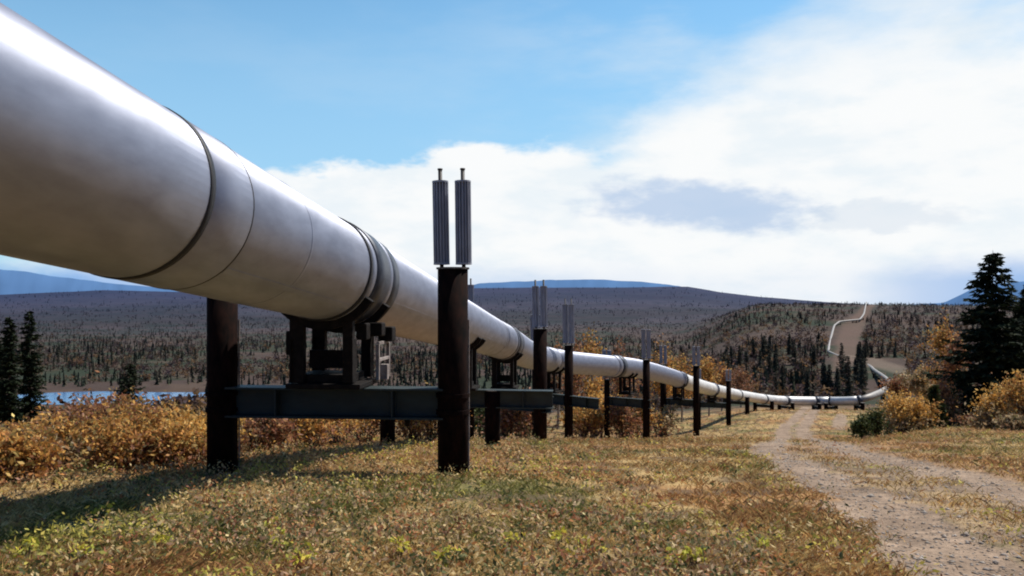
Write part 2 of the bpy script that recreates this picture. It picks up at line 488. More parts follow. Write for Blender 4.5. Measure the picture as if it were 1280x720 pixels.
def frame_of(s):
    p, d = path_at(s)
    d2 = Vector((d.x, d.y, 0)).normalized(); r = Vector((d2.y, -d2.x, 0))
    return p, d, d2, r

def rot_to(r, d2):
    return Matrix((r, d2, Vector((0, 0, 1)))).transposed()

def make_shoe(s, beam_top, detail=True):
    """steel cradle clamped round the pipe and resting on the crossbeam; part of the pipeline"""
    p, d, d2, r = frame_of(s)
    R = rot_to(r, d2)
    base = Vector((p.x, p.y, beam_top)); c = pp(base)
    hh = (p.z - R_PIPE - .02) - beam_top
    def W(x, y, z): return c + R @ Vector((x, y, z))
    mb = MB(); mb.box(W(.02, .1, .045), (1.05, .95, .07), R); mb.box(W(.0, .1, .14), (.75, .7, .12), R)
    sh = mb.build('pipe_shoe', M['shoe'], pipeline, bevel=.008 if detail else 0)
    sl = -(d.z / math.hypot(d.x, d.y))
    mb = MB()
    for y in (-.28, .62):
        for x in (-.40, .40):
            top = hh + R_PIPE + .02 - math.sqrt((R_PIPE + .03) ** 2 - (x * 1.0) ** 2) - sl * y
            mb.box(W(x * .9, y, (.1 + top) / 2 + .05), (.20 if x < 0 else .14, .12, top - .1 + .12), R)
            if detail: mb.box(W(x * .9 + .075 * (1 if x > 0 else -1), y, .40), (.02, .2, .6), R)
        # curved cradle strap below the pipe
        n = 14
        for k in range(n):
            t0 = PI * (1.18 + .64 * k / n); t1 = PI * (1.18 + .64 * (k + 1) / n)
            zc = hh + R_PIPE + .02 - sl * y
            a = [(math.cos(t) * q, zc + math.sin(t) * q) for t in (t0, t1) for q in (R_PIPE + .012, R_PIPE + .13)]
            vs = [W(X_, y + dy, Z_) for dy in (-.07, .07) for X_, Z_ in a]
            mb.add(vs, [(0, 1, 3, 2), (4, 6, 7, 5), (0, 4, 5, 1), (2, 3, 7, 6), (1, 5, 7, 3), (0, 2, 6, 4)])
    mb.box(W(0, .17, .33 + hh * .06), (.70, .06, .26), R)
    mb.build('cradle_frame', M['shoe'], sh, bevel=.006 if detail else 0)
    if detail:
        # restraint bracket with pale pads on the right side
        mb = MB()
        for y in (.35, .95):
            mb.box(W(.60, y, .33), (.05, .05, .52), R)
        mb.box(W(.60, .65, .36), (.05, .6, .045), R); mb.box(W(.60, .65, .60), (.05, .6, .045), R)
        mb.box(W(.66, .5, .18), (.11, .10, .22), R)
        mb.build('restraint_bracket', M['pale'], pipeline, bevel=.004)
        for cc, sz in (((.62, .8, .72), (.22, .24, .22)), ((.55, .5, .80), (.2, .22, .2)), ((.42, .22, .78), (.16, .2, .24)), ((-.55, .1, .62), (.18, .24, .34))):
            mb = MB(); mb.box(W(*cc), sz, R); mb.build('shock_absorber', M['shoe'], pipeline, bevel=.02)

def heat_pipe(parent, base, sep_dir, k, length, rad, lean, detail=True):
    """finned heat pipe standing out of the post top; parent-local coordinates"""
    x0 = base + sep_dir * k
    neck = .075 * length / 1.35; tip = .17 * length / 1.35
    up = Vector((lean, 0, 1)).normalized()
    mb = MB()
    mb.tube([x0 - up * .1, x0 + up * (length)], .028 if detail else .035, 12)
    mb.tube([x0 + up * (length - .01), x0 + up * (length + .012)], .036, 12)
    hp = mb.build('heat_pipe', M['heatpipe'], parent, smooth=True)
    mb = MB()
    a = x0 + up * neck; b = x0 + up * (length - tip)
    mb.tube([a, b], rad * .62, 16)
    nf = 16 if detail else 8
    for i in range(nf):
        t = 2 * PI * i / nf; dv = Vector((math.cos(t), math.sin(t), 0)); tv = Vector((-dv.y, dv.x, 0)) * .006
        q = [a + dv * rad * .5 - tv, a + dv * rad * .5 + tv, a + dv * rad + tv, a + dv * rad - tv]
        q2 = [v + (b - a) for v in q]
        mb.add(q + q2, [(0, 1, 2, 3), (7, 6, 5, 4), (0, 4, 5, 1), (1, 5, 6, 2), (2, 6, 7, 3), (3, 7, 4, 0)])
    mb.tube([a - up * .012, a + up * .012], rad * 1.02, 20); mb.tube([b - up * .012, b + up * .012], rad * 1.02, 20)
    mb.build('fins', M['fin'], hp)

def support(label, s, L, Rp, post_top, beam_top, beam_h=.43, rad=.225, heat=None, shoe=True, beam_ext=(.0, .0), detail=True, cat='pipe support', hrad=.112, group='steel supports carrying the pipeline'):
    """L,Rp: (x,y) of the two posts"""
    L = Vector((L[0], L[1], 0)); Rv = Vector((Rp[0], Rp[1], 0))
    mid = (L + Rv) / 2; g = gz(mid.x, mid.y)
    root = empty('pipe_support', (mid.x, mid.y, g), label, cat, group)
    o = Vector((mid.x, mid.y, g))
    r = (Rv - L).normalized(); d2 = Vector((-r.y, r.x, 0)); R = rot_to(r, d2)
    for q, P in ((0, L), (1, Rv)):
        gb = gz(P.x, P.y); rb = rad if not isinstance(rad, tuple) else rad[q]
        pt = post_top if not isinstance(post_top, tuple) else post_top[q]
        mb = MB()
        a = Vector((P.x, P.y, gb - .5)) - o; b = Vector((P.x, P.y, pt)) - o
        mb.tube([a, a.lerp(b, .5), b], [rb, rb, rb], 28 if detail else 16)
        po = mb.build('post', M['post'], root, smooth=True)
        mb = MB(); mb.tube([b, b + Vector((0, 0, .025))], rb + .02, 28 if detail else 16); mb.build('cap', M['cap'], po)
        if detail:
            mb = MB()
            for dz in (.10, beam_h - .10):
                zc = beam_top - dz - o.z
                mb.tube([Vector((b.x, b.y, zc - .03)), Vector((b.x, b.y, zc + .03))], rb + .022, 28)
            mb.build('collar', M['post'], po)
            # thin pale strip added to stand in for the post's sunlit edge
            mb = MB(); ex = Vector((1, .25, 0)).normalized() * (rb + .015)
            mb.tube([a + ex + Vector((0, 0, .5)), Vector((b.x, b.y, beam_top + .95 - o.z)) + ex], .012, 8)
            mb.build('rim_highlight', M['pale'], po)
        if heat:
            hl = heat if not isinstance(heat, tuple) else heat[q]
            if hl:
                sd = Vector((r.x, r.y, 0))
                off = .155 * (hrad / .112)
                heat_pipe(root, b, sd, -off, hl, hrad, -.018, detail)
                heat_pipe(root, b, sd, off, hl, hrad, -.012, detail)
    # crossbeam: wide-flange section
    mb = MB(); p0 = L - r * beam_ext[0]; p1 = Rv + r * beam_ext[1]; c = (p0 + p1) / 2 - o; ln = (p1 - p0).length
    zt = beam_top - o.z; th = .03
    mb.box(Vector((c.x, c.y, zt - th / 2)), (ln, .36, th), R)
    mb.box(Vector((c.x, c.y, zt - beam_h + th / 2)), (ln, .36, th), R)
    mb.box(Vector((c.x, c.y, zt - beam_h / 2)), (ln - .01, .03, beam_h - 2 * th), R)
    k = 2 if detail else 3
    for i in range(k):
        t = (i + .5) / k - .5
        q = c + r * ln * t
        mb.box(Vector((q.x, q.y, zt - beam_h / 2)), (.025, .32, beam_h - 2 * th - .002), R)
    cb = mb.build('crossbeam', M['beam'], root, bevel=.004 if detail else 0)
    if detail:
        mb = MB(); q = c + r * ln * .30; y_ = R @ Vector((0, .1, 0))
        mb.tube([Vector((q.x, q.y, zt - beam_h)) + y_, Vector((q.x, q.y, zt - beam_h - .13)) + y_], [.05, .035], 10)
        mb.build('drain_fitting', M['shoe'], cb, smooth=True)
    if shoe: make_shoe(s, beam_top, detail)
    return root

# near support
Rn = at(566, 585, 11.2); Ln = at(278, 597, 11.45)
sup1 = support('dark support with finned heat pipes nearest the camera, its posts the tallest in view', s_b1, (Ln.x, Ln.y), (Rn.x, Rn.y), .43, -1.23, heat=1.40, rad=.212)
# low support behind it
p, d, d2, r = frame_of(s_b15)
support('low support without heat pipes just behind the nearest support, posts ending at its beam', s_b15, (-3.56, 22.9), (-.55, 22.5), -2.55, -2.52, beam_h=.5, rad=.22, beam_ext=(.15, 1.7), detail=False)
support('support second in line with heat pipes, its thick post left of a thinner one', s_b2, (-1.78, 32.2), (1.06, 30.2), -1.10, -3.62, beam_h=.6, rad=.26, heat=(1.95, 1.85), detail=False, beam_ext=(.2, .5), hrad=.13)
support('slim tall support third in line from the nearest, heat pipes well above the pipe', s_b3, (1.45, 48.0), (3.28, 46.2), (-3.0, -2.62), -5.5, beam_h=.6, rad=.25, heat=(2.4, 2.7), detail=False, beam_ext=(.2, 2.2), hrad=.16)
support('support where the far pipe begins to drop, thin left post beneath the bright joint', s_b4b, (6.8, 57.3), (9.32, 55.5), (-5.7, -4.15), -6.9, beam_h=.6, rad=(.2, .25), heat=(2.4, 2.4), detail=False, beam_ext=(.2, .3), hrad=.14)
p, d, d2, r = frame_of(s_b5 + 1); q = p
support('support left of the road with a lone dark post before the bend', s_b5, tuple((q - r * 1.6)[:2]), (16.95, 73.6), -6.05, q.z - 1.75, beam_h=.6, rad=.29, heat=2.0, detail=False, hrad=.15)
p, d, d2, r = frame_of(s_b6); q = p
support('small support where the pipe levels out, short heat pipes on its post', s_b6, tuple((q - r * 1.5)[:2]), tuple((q + r * 1.9)[:2]), q.z + 1.05, q.z - 1.5, beam_h=.6, rad=.28, heat=1.4, detail=False, hrad=.13)
FL = ['low stub support left of the dirt track under the level far pipe', 'low stub support beside the left edge of the dirt track', 'low stub support where the dirt track passes under the pipe',
      'low stub support just right of the dirt track under the level pipe', 'low stub support midway between the track and the pipe bend', 'low stub support beside the bend at the right end of the level pipe']
for s, lb in zip(far_s, FL):
    p, d, d2, r = frame_of(s)
    support(lb, s, tuple((p - r * 1.3)[:2]), tuple((p + r * 1.3)[:2]), p.z - .2, p.z - R_PIPE - .15, beam_h=.4, rad=.3, shoe=False, detail=False)
# more supports along the far reaches
for s in np.arange(far_s[-1] + 16, S[-1], 22):
    p, d, d2, r = frame_of(float(s))
    if p.y < 165: continue
    g = gz(p.x, p.y)
    if p.z - R_PIPE - g < .3: continue
    support('tiny support under the distant pipeline climbing the far hillside', float(s), tuple((p - r * 1.3)[:2]), tuple((p + r * 1.3)[:2]), p.z, p.z - R_PIPE - .15, beam_h=.4, rad=.25, shoe=False, detail=False, group='tiny supports under the distant pipeline')

# ------------------------------------------------------------------ vegetation
def quads(centers, size, aspect=1.0, up_bias=0.0, rg=rng):
    """random oriented leaf quads (diamond shaped)"""
    n = len(centers)
    a = rg.normal(size=(n, 3)); a /= np.linalg.norm(a, axis=1)[:, None]
    b = rg.normal(size=(n, 3)); b[:, 2] += up_bias
    b -= a * (a * b).sum(1)[:, None]; b /= np.linalg.norm(b, axis=1)[:, None] + 1e-9
    s = np.broadcast_to(np.asarray(size, float), (n,))[:, None]
    a = a * s * .5; b = b * s * .5 * aspect
    V = np.stack([centers - b, centers + a * .75 - b * .1, centers + b, centers - a * .75 - b * .1], 1).reshape(-1, 3)
    f = np.arange(4 * n).reshape(n, 4)
    return V, f

def pick(P, n, rg=rng, var=.25):
    c = P[rg.integers(0, len(P), n)]
    return np.clip(c * (1 + rg.normal(size=(n, 1)) * var), .003, .95)

ORANGE = .88 * pal((.60, .29, .075), (.68, .38, .10), (.52, .24, .07), (.62, .42, .15), (.38, .17, .06), (.26, .19, .06))
RUSSET = pal((.26, .10, .055), (.33, .15, .07), (.20, .09, .055), (.42, .22, .09), (.13, .10, .05), (.36, .20, .14))
GOLD = pal(1, .9, .9) * pal((.72, .46, .12), (.64, .38, .09), (.74, .54, .20), (.52, .30, .08), (.36, .25, .08))
TAN = pal((.36, .25, .14), (.44, .33, .19), (.27, .16, .09), (.20, .17, .07), (.50, .40, .25))
GREEN = pal((.045, .06, .02), (.07, .085, .03), (.03, .045, .018), (.12, .12, .04))
SPRUCE = pal((.012, .020, .010), (.018, .028, .013), (.008, .013, .008), (.028, .036, .018))
SPRUCE2 = pal((.032, .043, .026), (.055, .062, .036), (.025, .034, .022), (.09, .078, .05))

SPRUCE3 = SPRUCE2 * 1.25 + pal(.012, .008, .014)  # haze tint mixed into the needle colours of the distant stands

def make_bush(name, x, y, h, w, n, P, label, cat, group=None, leaf=.05, P2=None, lobes=7, zoff=0.):
    g = gz(x, y) + zoff
    root = empty(name, (x, y, g), label, cat, group)
    lob = []
    for k in range(lobes):
        t = random.uniform(0, 2 * PI); q = math.sqrt(random.random()) * w * .38
        hz = h * random.uniform(.38, .80)
        lob.append((q * math.cos(t), q * math.sin(t), hz, w * random.uniform(.16, .28), h * random.uniform(.2, .34)))
    cnt = n // lobes; C = []; 
    for (lx, ly, lz, lr, lh) in lob:
        v = rng.normal(size=(cnt, 3)); v /= np.linalg.norm(v, axis=1)[:, None]
        rad = rng.random(cnt) ** .5 * (1 + .42 * rng.normal(size=cnt))
        C.append(v * rad[:, None] * np.array([lr, lr, lh]) + np.array([lx, ly, lz]))
    # twigs that stand out of the crown
    tw = []
    for k in range(lobes * 2):
        lx, ly, lz, lr, lh = lob[k % lobes]
        e = np.array([lx + random.uniform(-1, 1) * lr, ly + random.uniform(-1, 1) * lr, min(h * 1.06, lz + lh * random.uniform(.9, 1.7))])
        b = np.array([lx * .4, ly * .4, h * .3]); tw.append((b, e))
        tt = rng.random(cnt // 14)[:, None] * .6 + .42
        C.append(b * (1 - tt) + e * tt + rng.normal(size=(len(tt), 3)) * .03 * h)
    # lower sparse leaves along the stems
    lo = rng.normal(size=(n // 4, 3)) * np.array([w * .26, w * .26, h * .18]) + np.array([0, 0, h * .32]); C.append(lo)
    C = np.concatenate(C); C = C[C[:, 2] > .02]
    V, f = quads(C, leaf * rng.uniform(.6, 1.5, len(C)), 1.5)
    colr = pick(P, len(C))
    if P2 is not None:
        k = rng.random(len(C)) < sstep(.75, .1, C[:, 2] / h) * .85
        colr[k] = pick(P2, int(k.sum()))
    np_mesh('foliage', V, f, M['leaf'], np.repeat(colr, 4, axis=0), root)
    mb = MB()
    for (lx, ly, lz, lr, lh) in lob:
        for j in range(4):
            ex = Vector((lx + random.uniform(-lr, lr) * .8, ly + random.uniform(-lr, lr) * .8, min(h, lz + lh * random.uniform(.0, .8))))
            b0 = Vector((random.uniform(-.12, .12) * w, random.uniform(-.12, .12) * w, -.05))
            m1 = b0.lerp(ex, .5) + Vector((random.uniform(-.05, .05), random.uniform(-.05, .05), .02)) * h
            mb.tube([b0, m1, ex], [.010 * h + .003, .007 * h + .002, .002], 4, False)
    for b, e in tw: mb.tube([b, (b + e) / 2 + rng.normal(size=3) * .02 * h, e], [.006 * h, .004 * h, .0015], 4, False)
    mb.build('stems', M['bark'], root)
    return root

def spruce_mesh(h, w, dens=1.0, seed=1, P=SPRUCE, name='crown', whorls=34, bare=.06, irregular=.25, leaf=.16, narrow_top=1.0):
    rg = np.random.default_rng(seed)
    C = []; D = []
    VV = []; CC = []
    for k in range(whorls):
        t = k / (whorls - 1); z = h * (bare + (1 - bare) * t ** .92)
        rmax = w * .5 * ((1 - t) ** (.8 * narrow_top)) * (1 if t > .12 else .75 + 2 * t)
        nb = max(4, int(9 * (1 - .5 * t)))
        for j in range(nb):
            a = rg.uniform(0, 2 * PI); rl = rmax * (1 + irregular * rg.normal()) + .04 * w
            rl = max(rl, .03 * w)
            droop = rg.uniform(.15, .5)
            ns = max(4, int(14 * dens * rl / (w * .5)) + 3)
            ts = np.linspace(.1, 1, ns)
            dirv = np.array([math.cos(a), math.sin(a), 0]); side = np.array([-dirv[1], dirv[0], 0])
            zz = z - droop * rl * ts + .22 * rl * ts ** 3
            for q, tt in enumerate(ts):
                for m_ in range(3):
                    o = dirv * rl * tt + side * rg.normal() * .16 * rl * (1.15 - tt) + np.array([0, 0, zz[q] + rg.normal() * .02 * h / 6])
                    sd = side * (1 if rg.random() < .5 else -1) * rg.uniform(.4, 1) + dirv * rg.uniform(.3, 1.2) + np.array([0, 0, rg.uniform(-.7, .15)])
                    sd /= np.linalg.norm(sd)
                    L_ = leaf * rg.uniform(.7, 1.6)
                    pn = np.cross(sd, rg.normal(size=3)); pn /= np.linalg.norm(pn) + 1e-9
                    VV.append([o - pn * L_ * .16, o + sd * L_ * .5 - pn * L_ * .22, o + sd * L_, o + pn * L_ * .2])
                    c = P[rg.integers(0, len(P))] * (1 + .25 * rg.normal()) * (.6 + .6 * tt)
                    CC.append(np.clip(c, .003, 1))
    # leader
    for q in range(14):
        z = h * (1 + .03) - q * h * .006
        sd = rg.normal(size=3); sd[2] = .6; sd /= np.linalg.norm(sd); L_ = leaf * .35 * (.5 + q / 10)
        pn = np.cross(sd, [0, 0, 1.]); pn /= np.linalg.norm(pn) + 1e-9
        o = np.array([0, 0, z]); VV.append([o - pn * L_ * .3, o + sd * L_ * .5 - pn * L_ * .2, o + sd * L_, o + pn * L_ * .3]); CC.append(P[0])
    V = np.array(VV).reshape(-1, 3); f = np.arange(len(V)).reshape(-1, 4)
    return V, f, np.repeat(np.array(CC), 4, axis=0)

def make_spruce(name, x, y, h, w, label, group=None, **kw):
    root = empty(name, (x, y, gz(x, y)), label, 'tree', group)
    V, f, c = spruce_mesh(h, w, **kw)
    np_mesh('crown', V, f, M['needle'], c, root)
    mb = MB(); mb.tube([(0, 0, -.3), (.0, .02, h * .5), (0, 0, h * 1.02)], [h * .016, h * .009, .01], 8); mb.build('trunk', M['bark'], root)
    return root

def make_birch(name, x, y, h, w, label, P=ORANGE, n=2200, leaf=.14, group=None, cat='tree', bare=.3):
    root = empty(name, (x, y, gz(x, y)), label, cat, group)
    mb = MB(); mb.tube([(0, 0, -.3), (.02 * h, 0, h * .5), (0, .01 * h, h * .92)], [h * .018, h * .011, .01], 7)
    C = []
    for k in range(13):
        z0 = h * random.uniform(bare, .8); a = random.uniform(0, 2 * PI); rl = w * .5 * random.uniform(.5, 1) * (1.15 - z0 / h) * 1.5
        e = Vector((math.cos(a) * rl, math.sin(a) * rl, min(h, z0 + rl * random.uniform(.5, 1.1))))
        mb.tube([(0, 0, z0), (e * .5 + Vector((0, 0, z0 * .5))), e], [h * .007, h * .004, .004], 5, False)
        q = n // 14
        ts = rng.random(q)[:, None]
        base = np.array([0, 0, z0]) * (1 - ts) + np.array(e) * ts
        C.append(base + rng.normal(size=(q, 3)) * np.array([w * .10, w * .10, h * .05]) * (.4 + ts))
    q = n // 14
    C.append(rng.normal(size=(q, 3)) * np.array([w * .08, w * .08, h * .08]) + np.array([0, 0, h * .9]))
    C = np.concatenate(C)
    V, f = quads(C, leaf * rng.uniform(.6, 1.5, len(C)), 1.3)
    np_mesh('crown', V, f, M['leaf'], np.repeat(pick(P, len(C)), 4, axis=0), root)
    mb.build('trunk', M['birch'], root)
    return root

# thicket left of the near support
bush_spots = []
k = 0
BL = {
 0: ('autumn_bush', 'orange leaved bush in the thicket left of the nearest support', ORANGE),
 1: ('autumn_bush', 'russet brown bush in the thicket left of the nearest support', RUSSET),
 2: ('autumn_bush', 'golden leaved bush in the thicket left of the nearest support', GOLD),
 3: ('autumn_bush', 'dry tan bush in the thicket left of the nearest support', TAN)}
GRP = 'autumn bushes in the thicket left of the nearest support'
for (px, Z, hh, w, kind) in [(-60, 9.6, .9, 1.7, 0), (20, 9.9, .72, 1.2, 0), (-20, 11.5, 1.25, 1.9, 1), (55, 11.6, 1.2, 1.6, 3), (100, 12.0, 1.2, 1.7, 0), (150, 12.2, 1.15, 1.7, 0),
                             (205, 12.6, 1.1, 1.6, 0), (248, 13.2, 1.05, 1.5, 2), (30, 13.6, 1.3, 2.0, 0), (85, 14.0, 1.55, 2.0, 2), (130, 14.2, 1.75, 2.0, 1), (190, 14.4, 1.45, 1.9, 2),
                             (235, 15.2, 1.45, 1.9, 2), (-50, 14.5, 1.5, 2.2, 1), (165, 17.5, 1.8, 2.2, 0), (60, 17.5, 1.6, 2.2, 3), (110, 18.0, 2.1, 2.4, 1), (225, 18.5, 1.7, 2.2, 0), (5, 18.5, 1.8, 2.4, 0), (265, 16.5, 1.2, 1.6, 3)]:
    nm, lb, P = BL[kind]
    tr = np.interp(px, [-60, 0, 40, 62, 100, 130, 160, 185, 250, 275], [540, 538, 534, 522, 500, 486, 492, 510, 511, 504]) + rng.uniform(0, 6) + (14.5 - min(Z, 14.5)) * 8
    hh = min(hh * 1.1, (HY - tr) / F * Z - gz((px - CX) / F * Z, Z))
    hh = max(hh, .6)
    make_bush(nm, (px - CX) / F * Z, Z, hh, w, int(2600 if Z < 14 else 1900), P, lb, 'bush', GRP, leaf=.045 if Z < 14 else .055, P2=RUSSET if kind != 3 else TAN, lobes=9)
# low golden bushes seen below the crossbeam
for (px, Z, hh, w, P, lb) in [(318, 17, .9, 1.5, RUSSET, 'russet bush just right of the left near post'), (345, 19.5, 1.2, 1.9, GOLD, 'golden bush seen under the left half of the near crossbeam'),
                             (385, 20.5, 1.25, 2.0, ORANGE, 'orange bush seen under the near crossbeam, right of a golden one'), (422, 22.5, 1.3, 1.9, GOLD, 'golden bush seen under the middle of the near crossbeam'),
                             (455, 25.5, 1.3, 1.9, ORANGE, 'orange bush seen under the near crossbeam beside the low post'), (518, 26, 1.5, 1.9, GOLD, 'golden bush between the low post and the right near post'),
                             (540, 27, 1.6, 2.2, ORANGE, 'orange bush half hidden behind the right near post')]:
    make_bush('autumn_bush', (px - CX) / F * Z, Z, hh, w, 1800, P, lb, 'bush', leaf=.07, P2=RUSSET)
# bushes behind the middle supports
for (px, Z, hh, w, P, lb) in [(608, 50, 3.0, 4.5, GREEN, 'dark green bush behind the low support and the near post'), (632, 46, 2.3, 3.0, RUSSET, 'russet bush left of the thick middle post'), (655, 52, 2.8, 4.0, RUSSET, 'reddish bush directly left of the thick middle post'),
                             (728, 58, 2.6, 3.6, ORANGE, 'orange bush below the pipe right of the slim post pair'), (745, 62, 3.6, 4, GOLD, 'bright golden bush below the pipe left of the bright joint'),
                             (778, 60, 2.8, 3.4, RUSSET, 'red bush below the pipe between thin and thick far posts'), (793, 66, 3.2, 4.2, ORANGE, 'orange bush just left of the post where the pipe drops'),
                             (826, 72, 2.6, 4.0, TAN, 'dull tan bush right of the post where the pipe drops')]:
    make_bush('autumn_bush', (px - CX) / F * Z, Z, hh, w, 1500, P, lb, 'bush', leaf=.16, P2=RUSSET if P is not GREEN else GREEN)
# orange trees above the pipe
for (px, Z, top, w, P, lb) in [(738, 92, 418, 5.0, ORANGE, 'orange tree above the pipe beside the slim post pair'), (722, 105, 425, 5, RUSSET, 'faint russet tree at the left of the orange trees above the pipe'), (775, 110, 428, 5.5, RUSSET, 'russet tree above the bright pipe joint'),
                              (828, 105, 432, 6.0, ORANGE, 'orange tree above the pipe right of the dropping post'), (852, 112, 446, 5.5, ORANGE, 'orange tree between two posts where the pipe drops'),
                              (886, 120, 448, 6.5, ORANGE, 'broad orange tree right of the lone post above the pipe'), (902, 135, 455, 5.5, RUSSET, 'russet tree behind the smallest heat pipe post'), (926, 150, 462, 6, RUSSET, 'low russet tree right of the smallest heat pipe post'),
   (697, 98, 431, 4, RUSSET, 'thin russet tree between the two tallest far posts')]:
    x, y = (px - CX) / F * Z, Z; g = gz(x, y)
    h = (HY - top) / F * Z - g
    make_birch('autumn_tree', x, y, h, w, lb, P, 2200, .24)

# individual spruces
for (px, Z, top, w, lb, sd) in [(37, 42, 390, 1.05, 'tall slim black spruce in front of the lake at the left', 3), (12, 40, 398, .85, 'second black spruce, nearer the left edge of the photo', 4),
                               (-4, 45, 425, 1.1, 'dark spruce cut by the left edge of the photo', 8),
                               (162, 60, 455, 1.9, 'small dark spruce between the two blue patches of lake', 5), (153, 75, 480, 1.6, 'low bushy spruce beside the small one at the lake', 6)]:
    x, y = (px - CX) / F * Z, Z; g = gz(x, y)
    h = (HY - top) / F * Z - g
    make_spruce('black_spruce', x, y, h, w, lb, seed=sd, whorls=46, leaf=.15, irregular=.5, dens=.55, narrow_top=.6)
for (px, Z, top, w, lb, sd) in [(1241, 62, 318, 7.4, 'big dark spruce standing tallest at the right of the track', 11), (1292, 66, 352, 6.4, 'dark spruce at the right edge behind the golden bush', 12),
                               (1204, 66, 470, 2.6, 'short dark spruce at the foot of the big spruce', 13)]:
    x, y = (px - CX) / F * Z, Z; g = gz(x, y)
    h = (HY - top) / F * Z - g
    make_spruce('spruce_tree', x, y, h, w, lb, seed=sd, whorls=54, leaf=.38, irregular=.26, dens=1.2, bare=.02)
for (px, Z, top, w, lb, sd) in [(1168, 58, 482, 1.5, 'young green spruce between the golden and reddish bushes', 21)]:
    x, y = (px - CX) / F * Z, Z; g = gz(x, y)
    h = (HY - top) / F * Z - g
    make_spruce('young_spruce', x, y, h, w, lb, seed=sd, whorls=22, leaf=.26, irregular=.25, dens=.8, P=GREEN)
# right bushes and trees
for (px, Z, top, w, P, lb, nn) in [(1130, 56, 492, 3.2, GOLD, 'round golden bush right of the pipe bend', 2400), (1152, 57, 500, 2.4, ORANGE, 'orange bush leaning on the golden bush near the bend', 1600),
                               (1110, 60, 505, 2.6, TAN, 'pale dry bush at the edge of the slope by the bend', 1400), (1078, 54, 520, 1.5, GREEN, 'low dark green bush left of the golden bush', 1500), (1096, 55, 512, 1.8, GREEN, 'dark green bush beneath the pipe bend', 1300),
                               (1186, 60, 478, 2.8, RUSSET, 'reddish bush left of the big spruce', 1800), (1262, 50, 478, 3.6, GOLD, 'large golden bush at right in front of the spruces', 3000), (1290, 47, 470, 3.4, ORANGE, 'orange bush cut by the right edge of the photo', 2600),
                               (1238, 51, 512, 2.2, TAN, 'tan bush below the big spruce', 1500), (1275, 45, 520, 2.2, TAN, 'low tan and green bush in the right corner of the thicket', 1600), (1215, 55, 520, 1.8, RUSSET, 'small red brown bush at the foot of the big spruce', 1000)]:
    x, y = (px - CX) / F * Z, Z; g = gz(x, y)
    h = (HY - top) / F * Z - g
    make_bush('autumn_bush', x, y, h, w, nn, P, lb, 'bush', leaf=.13, P2=TAN if P is not GREEN else GREEN, lobes=9)
for (px, Z, top, w, P, lb) in [(1180, 95, 402, 4.8, ORANGE, 'tall orange tree left of the big spruce'), (1194, 90, 420, 4.0, RUSSET, 'russet tree touching the big spruce on its left'), (1150, 100, 462, 4.4, TAN, 'thin half bare tree left of the orange tree'),
                               (1125, 110, 470, 4.5, RUSSET, 'brown tree on the slope above the golden bush')]:
    x, y = (px - CX) / F * Z, Z; g = gz(x, y)
    h = (HY - top) / F * Z - g
    make_birch('autumn_tree', x, y, h, w, lb, P, 2600, .24)

# stand of slim spruces behind the far pipe: individuals copied from four prototypes
protos = []
for i in range(4):
    hh = 11 + i
    V, f, c = spruce_mesh(hh, 2.3 + .3 * i, seed=50 + i, whorls=24, leaf=.55, dens=.4, P=SPRUCE3, irregular=.45, narrow_top=.9)
    me_o = np_mesh('crown', V, f, M['needle'], c)
    mb = MB(); mb.tube([(0, 0, -.6), (0, 0, hh)], [.12, .02], 6); tr = mb.build('trunk', M['bark'])
    protos.append((me_o.data, tr.data)); bpy.data.objects.remove(me_o); bpy.data.objects.remove(tr)
def place_spruce(x, y, sc, label, group, i):
    root = empty('spruce_tree', (x, y, gz(x, y)), label, 'tree', group, rz=random.uniform(0, 6))
    root.scale = (sc, sc, sc)
    a = bpy.data.objects.new('crown', protos[i % 4][0]); link(a, root)
    b = bpy.data.objects.new('trunk', protos[i % 4][1]); link(b, root)
rs = random.Random(5)
for i in range(56):
    px = rs.uniform(905, 1085); Z = rs.uniform(165, 300)
    if abs(px - 1036) < 12 and Z > 200: Z = 190
    place_spruce((px - CX) / F * Z, Z, rs.uniform(.32, .72), 'slim dark spruce in the dense stand behind the level far pipe', 'spruces in the stand behind the level far pipe', i)
for i in range(46):
    px = rs.uniform(60, 540); Z = rs.uniform(150, 230) if rs.random() < .4 else rs.uniform(290, 420)
    x = (px - CX) / F * Z
    if ((x + 117) / 50) ** 2 + ((Z - 246) / 34) ** 2 < 1.2 or (Z < 235 and (px < 265)): Z = rs.uniform(300, 420)
    place_spruce((px - CX) / F * Z, Z, rs.uniform(.24, .46), 'small spruce scattered on the brown flat seen beneath the pipe', 'spruces scattered on the flat beneath the pipe', i)

